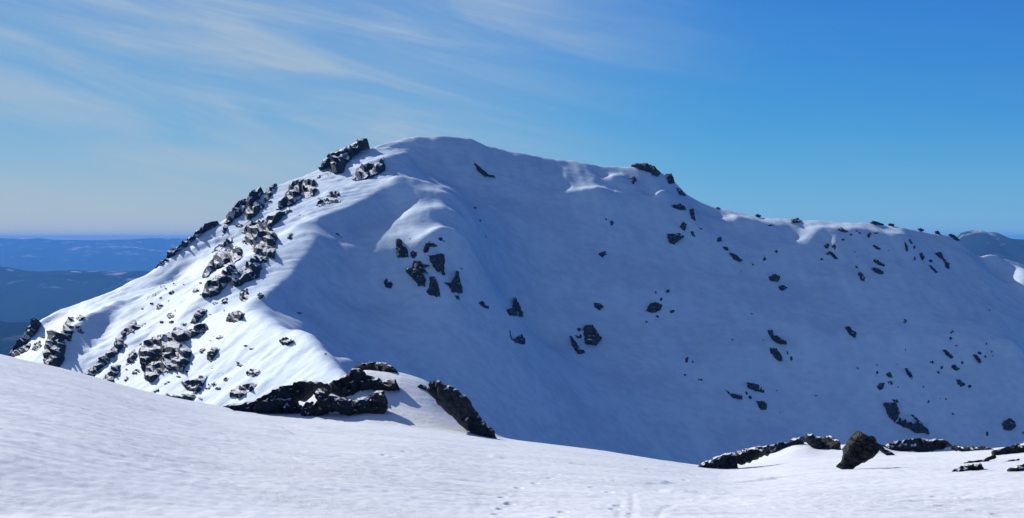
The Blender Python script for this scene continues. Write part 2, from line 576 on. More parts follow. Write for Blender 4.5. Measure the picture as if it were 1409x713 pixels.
for pts, st in [
    ([(296, 559), (330, 572), (365, 584), (402, 599)], 0.42), ([(395, 585), (440, 590), (485, 602)], 0.22),
    ([(650, 603), (675, 609), (702, 616)], 0.30), ([(560, 589), (600, 597), (645, 607)], 0.10),
    ([(880, 667), (905, 666), (920, 664)], 0.16), ([(905, 676), (960, 680), (1012, 684), (1055, 687)], 0.16),
    ([(1030, 662), (1050, 661), (1068, 660)], 0.22), ([(985, 706), (1005, 708)], 0.12),
    ([(805, 681), (825, 685)], 0.12), 
    
    ([(1215, 648), (1245, 653)], 0.16), ([(670, 628), (695, 631)], 0.10), ([(760, 634), (790, 638)], 0.10),
    ([(500, 620), (560, 630)], 0.06), ([(1340, 686), (1372, 689)], 0.08),
]:
    stroke(pts, 0, 0.2, st * 0.7)
for pts in [[(868, 709), (872, 695), (870, 680)], [(905, 712), (912, 700), (930, 694)], [(850, 712), (856, 690)]]:
    stroke(pts, 0.022, 0.14)
rnd = random.Random(5)
FOOT = [(684, 707), (690, 700), (701, 694), (692, 684), (698, 679), (714, 669), (736, 663), (757, 658), (766, 654), (735, 638),
        (528, 627), (540, 630), (556, 623), (512, 604), (505, 603), (845, 700), (850, 696), (805, 681),
        (815, 669), (854, 676), (838, 678), (775, 705), (765, 712), (1288, 685), (1300, 686), (1312, 686), (1325, 686),
        (890, 646), (884, 643), (1372, 708), (943, 661), (950, 662), (870, 706), (945, 655), (930, 652)]
for u, v in FOOT:
    x, y, _, ok = hit_fg([u], [v])[0]
    sel = (abs(FX - x) < 1.2) & (abs(YY - y) < 1.6)
    a = rnd.uniform(0.8, 1.2)
    d = np.sqrt(((FX[sel] - x) / 0.17) ** 2 + ((YY[sel] - y) / (0.34)) ** 2)
    FZ[sel] += a * (-0.11 * np.exp(-d ** 4) + 0.012 * np.exp(-((d - 1.4) / 0.35) ** 2))

foreground = grid_mesh("snow_field", FX, YY, FZ, M_SNOW_NEAR)

# ------------------------------------------------------------------ far country: valley floor, hill ranges, haze
def hill_mat(name, lo, hi, amp):
    m, g = new_mat(name)
    geo = g.n('ShaderNodeNewGeometry')
    pos = geo.outputs['Position']
    zz = g.n('ShaderNodeSeparateXYZ', {0: pos}).outputs[2]
    n = g.noise(pos, 0.0006, 5, 0.6)
    c = g.mix(g.rng(n, 0.35, 0.65), (0.004, 0.010, 0.009, 1), (0.020, 0.030, 0.024, 1))
    clr = g.rng(g.noise(pos, 0.0016, 6, 0.7), 0.54, 0.66)
    c = g.mix(g.m('MULTIPLY', clr, g.rng(zz, -900.0, -350.0)), c, (0.42, 0.43, 0.45, 1))
    nz = g.n('ShaderNodeSeparateXYZ', {0: geo.outputs['Normal']}).outputs[2]
    s = g.m('ADD', zz, g.m('MULTIPLY', g.m('SUBTRACT', g.noise(pos, 0.0012, 5, 0.65), 0.5), amp))
    s = g.rng(s, lo, hi)
    c = g.mix(s, c, (0.8, 0.81, 0.84, 1))
    b = g.n('ShaderNodeBsdfPrincipled', {'Base Color': c, 'Roughness': 1.0, 'Specular IOR Level': 0.0})
    g.n('ShaderNodeOutputMaterial', {'Surface': b.outputs[0]})
    return m


M_HILL = hill_mat("far_hills", -20.0, 40.0, 220.0)
M_PEAK = hill_mat("distant_peak", 90.0, 150.0, 330.0)
M_MID = hill_mat("middle_hills", -440.0, -400.0, 150.0)


def hill_range(name, y, depth, vtab, wav, amp, u0, u1, seed, base=-1150.0, nx=420, ny=46, mat=None):
    """one range: crest height follows (column, row) readings, flanks carry spurs and gullies"""
    uu = np.linspace(u0, u1, nx)
    t = np.linspace(-1, 1, ny)
    A, T = np.meshgrid(uu, t)
    YY_ = y + T * depth
    XX_ = (A - U0) / F * y * (1 + 0 * T)
    vt = np.array(vtab, float)
    crest = (VH - np.interp(A, vt[:, 0], vt[:, 1])) / F * y
    crest = crest + amp * fbm(XX_ / wav, YY_ / wav * 0.3, 4, seed)
    fall = np.abs(T) ** 1.15
    zz = base + (crest - base) * (1 - fall) + amp * 2.2 * (1 - np.abs(fbm(XX_ / (wav * 0.8), YY_ / (wav * 2.5), 4, seed + 9)) - 0.6) * fall * (1 - fall) * 4
    return grid_mesh(name, XX_, YY_, zz, mat or M_HILL)


hill_range("far_hills", 52000, 9000, [(-900, 329), (0, 328.5), (60, 327.5), (130, 329), (200, 328), (260, 328.5), (420, 329), (900, 329), (1700, 328.5), (2300, 329)],
           1900, 75, -1200, 2600, 60)
hill_range("middle_hills", 21000, 5000, [(-900, 372), (0, 366), (60, 370), (150, 374), (260, 378), (420, 372), (900, 370), (1700, 366), (2300, 366)],
           1800, 60, -1200, 2600, 70, mat=M_MID)
hill_range("valley_hills", 10500, 3200, [(-900, 440), (0, 446), (60, 440), (130, 430), (200, 425), (420, 425), (900, 430), (1700, 430), (2300, 430)],
           1300, 45, -1200, 2600, 80)
hill_range("distant_snow_mountain", 15500, 3600, [(900, 480), (1150, 400), (1290, 337), (1318, 324), (1328, 319), (1345, 316), (1356, 321), (1368, 320), (1380, 325), (1398, 326), (1420, 333), (1500, 345),
                                     (1600, 372), (1800, 420), (2300, 470)], 700, 60, 800, 2500, 90, mat=M_PEAK)
gx_, gy_ = np.meshgrid(np.linspace(-60000, 60000, 41), np.concatenate([[-3000, 0, 1500], np.linspace(4000, 70000, 40)]))
grid_mesh("valley_ground", gx_, gy_, -1150 + 0 * gx_ , M_HILL)


def haze_box():
    m, g = new_mat("haze_air")
    v = g.n('ShaderNodeVolumePrincipled', {'Color': (0.13, 0.42, 1.0, 1), 'Density': HAZE, 'Anisotropy': 0.0})
    g.n('ShaderNodeOutputMaterial', {'Volume': v.outputs[0]})
    x0, x1, y0, y1, z0, z1 = -75000, 75000, -5000, 64000, -1152.0, 100.0
    vs = [(x, y, z) for z in (z0, z1) for y in (y0, y1) for x in (x0, x1)]
    me = bpy.data.meshes.new("haze")
    me.from_pydata(vs, [], [(0, 2, 3, 1), (4, 5, 7, 6), (0, 1, 5, 4), (2, 6, 7, 3), (0, 4, 6, 2), (1, 3, 7, 5)])
    me.materials.append(m)
    o = bpy.data.objects.new("haze", me)
    COL.objects.link(o)
    o['kind'] = 'stuff'


HAZE = 0.000027
haze_box()

# ------------------------------------------------------------------ rocks
def inside(poly, x, y):
    n, c = len(poly), False
    j = n - 1
    for i in range(n):
        xi, yi = poly[i]
        xj, yj = poly[j]
        if (yi > y) != (yj > y) and x < (xj - xi) * (y - yi) / (yj - yi) + xi:
            c = not c
        j = i
    return c


def edge_dist(poly, x, y):
    b = 1e9
    for (ax, ay), (bx, by) in zip(poly, poly[1:] + poly[:1]):
        L = (bx - ax) ** 2 + (by - ay) ** 2 + 1e-9
        t = max(0, min(1, ((x - ax) * (bx - ax) + (y - ay) * (by - ay)) / L))
        b = min(b, math.hypot(x - ax - (bx - ax) * t, y - ay - (by - ay) * t))
    return b


NROCK = [0]


def rock(label, poly, near=False, tall=1.0, name='rock_outcrop', cat='rock', group=None, mat=None, cell=None, lean=0.4, grow=1.0, ledge=0.0, smooth=1.0):
    """an angular block that grows out of the snow inside the traced outline, with its own depth and thickness"""
    NROCK[0] += 1
    R = random.Random(NROCK[0] * 131)
    if grow != 1.0:
        mu, mv = sum(p[0] for p in poly) / len(poly), sum(p[1] for p in poly) / len(poly)
        poly = [(mu + (a - mu) * grow, mv + (b - mv) * grow) for a, b in poly]
    # roughen the outline
    fine = []
    per = sum(math.dist(a, b) for a, b in zip(poly, poly[1:] + poly[:1]))
    us = [p[0] for p in poly]
    vs = [p[1] for p in poly]
    w, h = max(us) - min(us), max(vs) - min(vs)
    size = math.sqrt(max(w * h, 4))
    stp = max(1.5, min(3.6, size / 9))
    for a, b in zip(poly, poly[1:] + poly[:1]):
        n = max(1, int(math.dist(a, b) / stp))
        for i in range(n):
            t = i / n
            j = 0.42 * stp if i else 0.0
            fine.append((a[0] + (b[0] - a[0]) * t + R.uniform(-j, j), a[1] + (b[1] - a[1]) * t + R.uniform(-j, j)))
    pts = list(fine)
    nb = len(fine)
    gx = min(us)
    while gx < max(us):
        gy = min(vs)
        while gy < max(vs):
            qx, qy = gx + R.uniform(-.35, .35) * stp, gy + R.uniform(-.35, .35) * stp
            if inside(fine, qx, qy) and edge_dist(fine, qx, qy) > stp * 0.45:
                pts.append((qx, qy))
            gy += stp
        gx += stp
    V2, E2, F2, ov, _, _ = delaunay_2d_cdt([Vector(p) for p in pts], [], [list(range(nb))], 1, 1e-4)
    V2 = [(p.x, p.y) for p in V2]
    isb = [any(o < nb for o in ov[i]) if ov[i] else True for i in range(len(V2))]
    if near:
        # foot of the rock: where its lower outline meets the snow, column by column; the face leans back from there
        cu = np.linspace(min(us), max(us), 25)
        low = []
        for c_ in cu:
            vv = [ay + (by - ay) * (c_ - ax) / (bx - ax) for (ax, ay), (bx, by) in zip(fine, fine[1:] + fine[:1])
                  if abs(bx - ax) > 1e-6 and min(ax, bx) - 1e-6 <= c_ <= max(ax, bx) + 1e-6]
            low.append(max(vv) if vv else np.nan)
        low = np.array(low)
        low = np.where(np.isnan(low), np.nanmean(low), low)
        yl = np.array([hh[1] for hh in hit_fg(cu, low)])
        xm = (cu - U0) / F * np.median(yl)
        sl = float(np.clip(np.polyfit(xm, yl, 1)[0], -0.8, 0.8))
        yl = np.percentile(yl, 60) + sl * (xm - xm.mean()) if w > 1.6 * h else np.percentile(yl, 12) + 0 * xm
        hits = []
        for qx, qy in V2:
            lv, y0 = np.interp(qx, cu, low), np.interp(qx, cu, yl)
            y_ = y0 + 0.2 + max(0.0, lv - qy) * y0 / F * lean
            hits.append((*px(qx, qy, y_), True))
    else:
        hits = hit_mountain([p[0] for p in V2], [p[1] for p in V2])
    # blocks: every Voronoi cell of the outcrop is tilted and raised on its own
    if near and ledge == 0 and smooth == 1.0:
        ledge = 0.45
    if not near and ledge == 0 and size > 14:
        ledge = 0.35
    mpp = (np.median([hh[1] for hh in hits])) / F
    cs = cell or max(2.2 * stp, min(size / 2.6, 16))
    ncell = max(2, int(w * h / cs ** 2) + 1)
    cells = [(R.uniform(min(us), max(us)), R.uniform(min(vs), max(vs)), R.uniform(0.45, 1.3), R.uniform(-.8, .8), R.uniform(-.9, .5)) for _ in range(ncell)]
    H = 0.34 * size * mpp * tall
    wall = max(0.8, 0.10 * min(w, h))
    top, bot = [], []
    ymean = float(np.median([hh[1] for hh in hits]))
    nrm = Vector((R.uniform(-.15, .1), -0.85, 0.2 if near else 0.38)).normalized()
    for (qx, qy), hh, bb in zip(V2, hits, isb):
        P = Vector(hh[:3])
        ds = sorted(cells, key=lambda k: (k[0] - qx) ** 2 + ((k[1] - qy) * 1.5) ** 2)
        cl = ds[0]
        if len(ds) > 1:                                # cracks between the blocks
            d0, d1 = (math.hypot(k[0] - qx, (k[1] - qy) * 1.5) for k in ds[:2])
            crack = min(1.0, (d1 - d0) / (0.9 * stp))
        else:
            crack = 1.0
        e = 0.0 if bb else edge_dist(fine, qx, qy)
        prof = 0.30 + 0.70 * min(1.0, (e / wall)) ** 0.4
        hgt = H * prof * max(0.25, cl[2] + cl[3] * (qx - cl[0]) / cs * 0.8 + cl[4] * (qy - cl[1]) / cs * 0.8)
        hgt *= 1 - (0.38 * (1 - crack)) * smooth
        if ledge:                                      # ledges: snow-holding treads and steep dark risers
            ph_ = (qy - 0.25 * qx + 1.6 * stp * math.sin(qx / (2.3 * stp) + cl[3] * 9)) / (4.2 * stp) + cl[2]
            hgt += ledge * 4.2 * stp * mpp * (ph_ % 1.0 - 0.45) * min(1.0, e / wall)
        hgt += R.uniform(-.10, .10) * smooth * H * (0 if bb else 1)
        if hh[3]:
            top.append(P + nrm * hgt + Vector((0, 0, 0.02)))
        else:
            top.append(P + Vector((0, -hgt, 0)))
        bot.append(P + Vector((0, 0.9, -0.35)) * max(0.6, 0.8 * H + (0 if hh[3] else H)) * (1.0 if not bb else 0.8))
    nv = len(top)
    faces = [tuple(reversed(f)) for f in F2]
    faces += [tuple(i + nv for i in f) for f in F2]
    ec = {}
    for f in faces[:len(F2)]:
        for a, b in zip(f, f[1:] + f[:1]):
            ec[(a, b)] = 1
    for (a, b) in list(ec):
        if (b, a) not in ec:
            faces.append((b, a, a + nv, b + nv))
    me = bpy.data.meshes.new(name)
    cen = sum(top, Vector()) / nv
    me.from_pydata([tuple(p - cen) for p in top + bot], [], faces)
    bm = bmesh.new()
    bm.from_mesh(me)
    bmesh.ops.recalc_face_normals(bm, faces=bm.faces)
    bm.to_mesh(me)
    bm.free()
    me.materials.append(mat or (M_ROCK_NEAR if near else M_ROCK_FAR))
    o = bpy.data.objects.new(name, me)
    o.location = cen
    COL.objects.link(o)
    o['label'] = label
    o['category'] = cat
    if group:
        o['group'] = group
    return o


def Z(ox, oy, s, pts):
    """outline measured in an enlarged crop (origin ox, oy, scale s) -> photo pixels"""
    return [(ox + a / s, oy + b / s) for a, b in pts]


def blob(u, v, ru, rv, ang=0.0, n=8, seed=0):
    R = random.Random(int(u * 13 + v * 7) + seed)
    out = []
    for i in range(n):
        a = 2 * math.pi * i / n
        r = R.uniform(0.7, 1.12)
        x, y = ru * r * math.cos(a), rv * r * math.sin(a)
        c_, s_ = math.cos(math.radians(ang)), math.sin(math.radians(ang))
        out.append((u + x * c_ - y * s_, v + x * s_ + y * c_))
    return out

#ROCKS#
MARKS = []


def mark(name, u, v):
    MARKS.append((name, u, v))


for _n, _u, _v in [('the squat boulder', 816, 462), ('the dark lens under the summit', 667, 234), ('the sharp tipped rock', 710, 427), ('the tall wedge rock', 597, 395),
                   ('the winged rock', 625, 390), ('the arch shaped rock', 592, 340), ('the lone pointed rock', 534, 390), ('the flat broken rock', 665, 420),
                   ('the angled broken rock', 712, 466), ('the skyline shoulder slab', 888, 233), ('the largest rock below the shoulder', 930, 330),
                   ('the two slanting lens rocks', 1008, 350), ('the boulder pair', 1070, 390), ('the stacked rock pair', 1068, 475),
                   ('the three low slabs', 1035, 545), ('the snow capped rock', 1170, 454), ('the rock chain', 1245, 575), ('the round lone boulder', 1388, 585),
                   ('the worm shaped rock', 1250, 515), ('the triangular rock', 1211, 532), ('the pale tailed rock', 1304, 488), ('the narrow leaning rock', 1345, 494),
                   ('the slanting low rock', 1322, 527), ('the hooked rock', 1315, 506), ('the bright crest rock', 1095, 303), ('the low crest rocks', 1207, 307),
                   ('the sunlit hollow', 1142, 338), ('the hanging oval rock', 1186, 381), ('the middle pair of rocks', 1208, 368), ('the crooked rock', 1298, 358),
                   ('the summit crag', 470, 215), ('the large slanting block', 405, 267), ('the skyline tower', 335, 282), ('the biggest grey block', 361, 326),
                   ('the lowest buttress', 300, 392), ('the oval boulder', 323, 436), ('the biggest low cliff', 210, 485), ('the overhanging block', 262, 456),
                   ('the leaning slab', 183, 456), ('the shaded gully', 140, 450), ('the lower cluster of blocks', 268, 530), ('the far left crag', 38, 460),
                   ('the string of slanting rocks', 157, 480), ('the ridge crest rocks', 508, 236), ('the snow wedge above the knoll', 420, 480)]:
    mark(_n, _u, _v)
USED = {}


def where(u, v):
    out = []
    for n_, a, b in sorted(MARKS, key=lambda k: math.hypot(k[1] - u, (k[2] - v) * 1.2))[:6]:
        dx_, dy_ = u - a, v - b
        ver = 'above' if dy_ < 0 else 'below'
        hor = 'left of' if dx_ < 0 else 'right of'
        if abs(dx_) > 2.2 * abs(dy_):
            w_ = hor
        elif abs(dy_) > 2.2 * abs(dx_):
            w_ = ver
        else:
            w_ = ver + ' and ' + hor
        d_ = math.hypot(dx_, dy_)
        out.append((('just ' if d_ < 22 else '' if d_ < 48 else 'well ') + w_ + ' ' + n_, n_))
    return out


def stone(u, v, a, b, r, what, group, **kw):
    """one small stone, told apart by its shape and the landmark it lies beside"""
    ws = where(u, v)
    shape = 'upright' if b > a * 1.25 else 'flat' if a > b * 1.7 else 'lumpy'
    cand = ['%s %s %s' % (shape, what, w[0]) for w in ws[:2]]
    cand += ['%s %s %s, towards %s' % (shape, what, ws[i][0], ws[j][1]) for i, j in ((0, 1), (0, 2), (1, 2), (0, 3), (2, 3), (0, 4), (1, 4), (2, 4))]
    lab = next((c_ for c_ in cand if c_ not in USED and len(c_.split()) <= 16), cand[0])
    USED[lab] = 1
    rock(lab, blob(u, v, a, b, r), name='stone', cat='stone', group=group, **kw)


ZA = lambda p: Z(180, 180, 2.97, p)      # enlarged crops the outlines were read from
ZB = lambda p: Z(0, 280, 2.377, p)
ZC = lambda p: Z(500, 300, 5.483, p)
ZD = lambda p: Z(500, 170, 2.377, p)
ZE = lambda p: Z(750, 200, 2.377, p)
ZF = lambda p: Z(1059, 270, 2.16, p)
ZG = lambda p: Z(900, 400, 2.768, p)
ZH = lambda p: Z(940, 560, 3.004, p)
ZK = lambda p: Z(300, 480, 3.5225, p)
LIT = dict(mat=M_ROCK_LIT, tall=1.0, grow=1.2, ledge=0.8)

# --- dark knoll at the edge of the snow field
rock('long low dark outcrop tapering to the left along the back edge of the snow field',
     ZK([(28, 290), (75, 272), (130, 268), (200, 245), (270, 214), (330, 186), (385, 178), (430, 158), (480, 168), (540, 172), (530, 205),
         (490, 195), (455, 200), (420, 240), (380, 240), (385, 265), (420, 285), (400, 320), (330, 318), (250, 328), (160, 318), (80, 308)]), True, 1.0)
rock('broad dark crag in the middle of the knoll under the rounded cap',
     ZK([(540, 172), (600, 142), (650, 100), (690, 100), (720, 128), (790, 150), (862, 150), (880, 196), (810, 206), (730, 206), (660, 240),
         (620, 255), (570, 235), (540, 215)]), True, 1.1)
rock('dark rock cap crowning the highest point of the knoll above a snow patch',
     ZK([(640, 112), (655, 92), (700, 74), (770, 66), (820, 72), (866, 106), (876, 130), (840, 116), (790, 122), (760, 104), (720, 96), (690, 104), (670, 118)]), True, 1.0)
rock('blocky dark rock at the foot of the knoll beside the blue shaded hollow',
     ZK([(640, 262), (690, 240), (740, 226), (770, 205), (805, 205), (818, 240), (822, 280), (805, 318), (740, 322), (660, 318), (630, 300)]), True, 1.2)
rock('dark rock mottled with snow between the long outcrop and the foot of the knoll',
     ZK([(470, 300), (500, 255), (480, 228), (520, 205), (560, 235), (625, 255), (640, 300), (620, 318), (560, 290), (520, 300), (495, 318)]), True, 0.9, grow=1.3)
rock('small rock snout poking out of snow at the front of the long outcrop',
     ZK([(405, 300), (425, 270), (455, 265), (462, 300), (440, 320), (410, 318)]), True, 1.0, grow=1.3)
rock('smooth dark dome of rock falling away to the right of the snow ramp',
     ZK([(1012, 196), (1030, 158), (1080, 160), (1150, 198), (1210, 240), (1250, 302), (1300, 366), (1342, 402), (1352, 436), (1300, 426),
         (1240, 408), (1180, 365), (1120, 310), (1075, 265), (1040, 226)]), True, 0.7, cell=40, smooth=0.3)
rock('little dark rock on the upper snow ramp just left of the smooth dome',
     ZK([(965, 182), (985, 172), (1010, 184), (1022, 212), (1000, 204), (980, 196)]), True, 0.8)

# --- dark rocks along the right edge of the snow field
rock('long dark rock ridge at the right edge of the snow field sinking left into shadow',
     ZH([(48, 252), (100, 222), (150, 204), (200, 188), (290, 168), (355, 160), (362, 190), (300, 214), (245, 235), (214, 222), (240, 268),
         (210, 286), (130, 266)]), True, 0.7)
rock('knobbly dark rock between the long ridge and the arched rock',
     ZH([(355, 162), (390, 150), (440, 146), (455, 128), (482, 124), (500, 150), (470, 158), (438, 158), (402, 200), (375, 204), (358, 192)]), True, 0.7)
rock('arched dark rock with a snow tongue under it next to the leaning pinnacle',
     ZH([(482, 126), (510, 112), (535, 112), (545, 126), (612, 122), (650, 150), (652, 182), (606, 184), (596, 206), (566, 202), (548, 192), (546, 168), (520, 150)]), True, 0.7)
rock('pointed dark grey pinnacle standing up out of the snow in a row of dark rocks',
     ZH([(636, 240), (662, 210), (664, 166), (690, 128), (714, 100), (728, 102), (762, 122), (792, 146), (812, 176), (790, 206), (745, 226), (712, 248), (692, 272), (668, 256)]),
     True, 0.8, cell=9, mat=M_ROCK_BROWN, lean=0.25)
rock('dark sloping rib running down to the right behind the pinnacle',
     ZH([(765, 122), (788, 124), (800, 146), (826, 166), (866, 192), (880, 204), (850, 200), (815, 176), (790, 160)]), True, 0.6)
rock('flat topped dark rock with white snow ledges right of the pinnacle',
     ZH([(815, 164), (880, 142), (960, 132), (1040, 131), (1092, 142), (1112, 162), (1060, 176), (1000, 188), (940, 180), (900, 186), (866, 192)]), True, 0.7)
rock('low strip of dark rock under thin snow ledges farther right',
     ZH([(1105, 160), (1180, 166), (1250, 166), (1285, 178), (1240, 186), (1180, 184), (1110, 176)]), True, 0.6)
rock('dark rock shelf running out of the right hand side of the picture',
     ZH([(1280, 180), (1325, 170), (1370, 156), (1440, 140), (1440, 186), (1380, 190), (1330, 196), (1285, 206)]), True, 0.7)
rock('thin dark ledge slanting up to the right across the snow bank',
     ZH([(1088, 264), (1130, 244), (1172, 230), (1232, 220), (1290, 200), (1296, 210), (1240, 232), (1180, 236), (1130, 256)]), True, 0.7)
rock('half buried dark boulder just below the slanting ledge',
     ZH([(1094, 282), (1120, 258), (1180, 238), (1232, 236), (1242, 256), (1184, 270), (1140, 276)]), True, 1.1, name='boulder')
rock('dark boulder at the right hand side of the picture low on the bank',
     ZH([(1334, 284), (1350, 252), (1380, 242), (1440, 234), (1440, 262), (1400, 266), (1366, 284)]), True, 1.1, name='boulder')
rock('sliver of dark rock just above the low boulder at the right side',
     ZH([(1328, 230), (1350, 220), (1392, 215), (1386, 224), (1350, 230)]), True, 0.7)

# --- sunny left side of the mountain
rock('dark crag on the skyline just left of the summit snow', ZA([(790, 152), (800, 125), (822, 96), (860, 80), (880, 72), (900, 62), (920, 44),
     (952, 44), (955, 54), (930, 66), (926, 92), (900, 108), (880, 130), (868, 160), (838, 164), (828, 142), (806, 150)]), **LIT)
rock('ragged dark rocks directly below the summit crag beside the snow crest', ZA([(918, 196), (932, 160), (960, 145), (1000, 140), (1025, 120), (1030, 160),
     (1005, 178), (980, 188), (950, 196)]), **LIT)
rock('large dark block on the sunny slope below the skyline crag', ZA([(604, 314), (628, 282), (648, 240), (670, 214), (698, 210), (690, 240), (690, 276), (660, 296), (628, 308)]), **LIT)
rock('rounded dark block touching the right end of the slanting block below the crag', ZA([(694, 262), (700, 216), (720, 202), (748, 210), (756, 240), (742, 264), (715, 272)]), **LIT)
rock('dark tower on the left skyline, the larger of two side by side', ZA([(402, 372), (404, 340), (428, 318), (448, 290), (480, 276), (490, 256), (522, 242), (530, 262), (508, 290),
     (500, 312), (472, 320), (450, 344), (424, 362)]), **LIT)
rock('upright dark rib just right of the skyline tower', ZA([(470, 372), (474, 330), (498, 310), (512, 292), (528, 300), (540, 310), (520, 336), (498, 352), (480, 366)]), **LIT)
rock('small dark fin on the skyline above the upright rib', ZA([(548, 288), (554, 252), (576, 228), (592, 222), (588, 244), (572, 268), (560, 288)]), **LIT)
rock('dark knob on the skyline at the lower end of the rocky crest', ZA([(258, 440), (270, 414), (290, 396), (312, 382), (346, 374), (350, 388), (326, 400), (300, 410), (276, 432)]), **LIT)
rock('jagged dark rocks on the skyline nearest the far blue hills', ZA([(155, 516), (160, 490), (190, 478), (212, 458), (240, 440), (256, 446), (230, 470), (200, 490), (176, 508)]), **LIT)
rock('thin dark rocks where the skyline starts to flatten towards the hills', ZA([(105, 556), (125, 534), (150, 520), (152, 530), (130, 548)]), **LIT)
rock('slim dark spike between the skyline tower and the knob', ZA([(376, 424), (384, 380), (398, 360), (404, 380), (392, 404)]), **LIT)
rock('biggest grey block in the middle of the sunny rock band', ZA([(478, 420), (498, 398), (540, 392), (572, 408), (592, 440), (584, 468), (548, 470), (512, 474), (484, 452)]), **LIT)
rock('grey block under the biggest one, its right edge in the wind drifts', ZA([(500, 488), (516, 476), (560, 474), (586, 480), (580, 520), (548, 508), (512, 504)]), **LIT)
rock('dark cube left of the biggest block in the sunny rock band', ZA([(384, 546), (388, 496), (412, 478), (446, 488), (448, 520), (420, 540), (396, 554)]), **LIT)
rock('dark slanting slab at the left end of the sunny rock band', ZA([(300, 592), (318, 556), (340, 516), (362, 500), (384, 512), (376, 546), (346, 566), (322, 586)]), **LIT)
rock('lowest dark buttress of the sunny rock band', ZA([(302, 672), (310, 640), (330, 622), (352, 598), (384, 586), (400, 600), (384, 634), (362, 660), (330, 674)]), **LIT)
rock('twin dark teeth at the bottom right of the sunny rock band', ZA([(408, 606), (414, 562), (432, 548), (440, 580), (466, 560), (490, 530), (512, 528), (526, 566), (510, 598), (476, 610), (436, 628)]), **LIT)
rock('narrow dark ledge above the slanting slab', ZA([(338, 494), (352, 476), (380, 460), (404, 444), (408, 456), (384, 474), (356, 490)]), **LIT)
rock('dark rock ledge above the biggest block climbing to the right', ZA([(462, 412), (490, 388), (520, 376), (556, 366), (572, 384), (540, 392), (500, 398), (480, 414)]), **LIT)
rock('broken dark step climbing right from the sunny rock band', ZA([(556, 388), (562, 360), (590, 356), (606, 342), (636, 322), (642, 330), (618, 350), (600, 372), (580, 390)]), **LIT)
rock('small dark rock at the start of the drifts right of the band', ZA([(520, 530), (540, 516), (560, 522), (556, 536), (532, 540)]), **LIT)
rock('flat dark stone on the sunny snow between the slanting block and the crest', ZA([(806, 268), (822, 254), (848, 252), (852, 264), (836, 272)]), **LIT)
rock('little low stone left of the flat stone under the crest', ZA([(764, 304), (776, 288), (812, 282), (848, 286), (846, 294), (800, 298), (780, 306)]), **LIT)
rock('small dark stone on the bend of the slope below the rock band', ZA([(446, 682), (450, 656), (474, 650), (478, 676), (466, 696), (452, 692)]), **LIT)
rock('tiny dark stone at the shadow edge below the rock band', ZA([(518, 676), (528, 664), (542, 670), (538, 684), (524, 686)]), **LIT)

rock('tall dark cliff on the leftmost rib beside the shaded gully', ZB([(150, 540), (152, 475), (166, 448), (180, 430), (205, 440), (212, 470), (206, 510), (190, 530), (168, 542)]), **LIT)
rock('narrow dark fin above the tall cliff on the leftmost rib', ZB([(206, 444), (210, 408), (224, 384), (238, 380), (240, 420), (232, 446), (218, 440)]), **LIT)
rock('small dark stone above the shaded gully at the left', ZB([(250, 376), (262, 366), (276, 372), (272, 380), (258, 384)]), **LIT)
rock('dark stone lying in the upper part of the shaded gully', ZB([(250, 404), (262, 402), (274, 420), (270, 426), (256, 420)]), **LIT)
rock('dark crag at the far left end of the mountain skyline', ZB([(52, 476), (62, 450), (84, 434), (92, 408), (118, 388), (128, 398), (116, 424), (94, 446), (74, 468)]), **LIT)
rock('broken dark rocks at the foot of the leftmost skyline crag', ZB([(36, 490), (48, 476), (74, 470), (94, 462), (88, 480), (64, 496), (48, 500)]), **LIT)
rock('faint dark rock on the snow between the far left crag and the tall cliff', ZB([(104, 478), (112, 462), (130, 452), (134, 464), (122, 480)]), **LIT)
rock('biggest dark cliff low on the sunny slope', ZB([(466, 520), (464, 486), (490, 456), (516, 440), (536, 440), (532, 470), (530, 500), (504, 504), (488, 526), (474, 540)]), **LIT)
rock('dark buttress joined to the right side of the big low cliff', ZB([(536, 494), (540, 456), (560, 436), (584, 442), (604, 470), (620, 490), (610, 520), (596, 544), (566, 536), (548, 540)]), **LIT)
rock('dark overhanging block at the upper right of the low cliffs', ZB([(576, 448), (582, 414), (610, 416), (640, 406), (664, 398), (670, 412), (640, 432), (616, 446), (596, 452)]), **LIT)
rock('dark wedge under the biggest low cliff', ZB([(480, 570), (484, 536), (500, 520), (516, 512), (548, 520), (544, 544), (520, 560), (500, 580)]), **LIT)
rock('dark leaning slab left of and above the biggest low cliff', ZB([(398, 446), (404, 420), (424, 400), (438, 386), (448, 400), (470, 396), (450, 412), (424, 424)]), **LIT)
rock('string of dark rocks on the slope below the leaning slab', ZB([(348, 500), (356, 480), (374, 470), (378, 448), (396, 446), (400, 468), (384, 488), (370, 500)]), **LIT)
rock('dark rocks at the lower left end of the slanting string', ZB([(308, 548), (318, 526), (336, 508), (350, 504), (356, 520), (336, 536), (326, 552)]), **LIT)
rock('lowest dark rock of the slanting string just over the snow field', ZB([(278, 568), (284, 550), (300, 540), (312, 548), (304, 566), (290, 574)]), **LIT)
rock('dark rock partly hidden by the snow field below the slanting string', ZB([(336, 586), (352, 560), (374, 540), (392, 534), (390, 552), (374, 568), (366, 592)]), **LIT)
rock('small pointed rock between the slanting string and the big low cliff', ZB([(416, 524), (424, 494), (440, 482), (446, 500), (434, 520)]), **LIT)
rock('narrow dark rock on the sunny slope above the overhanging block', ZB([(628, 388), (640, 366), (660, 346), (674, 352), (662, 372), (644, 388)]), **LIT)
rock('oval dark boulder alone on the sunny slope near the shadow edge', ZB([(744, 384), (754, 362), (776, 354), (796, 362), (788, 380), (766, 388)]), name='boulder', **LIT)
rock('small three cornered stone under the oval boulder', ZB([(680, 508), (682, 486), (700, 474), (716, 480), (704, 496), (690, 516)]), **LIT)
rock('cluster of dark blocks on the lower slope above the long outcrop', ZB([(602, 590), (616, 576), (640, 582), (650, 570), (672, 570), (662, 592), (650, 614), (636, 612), (618, 608)]), **LIT)
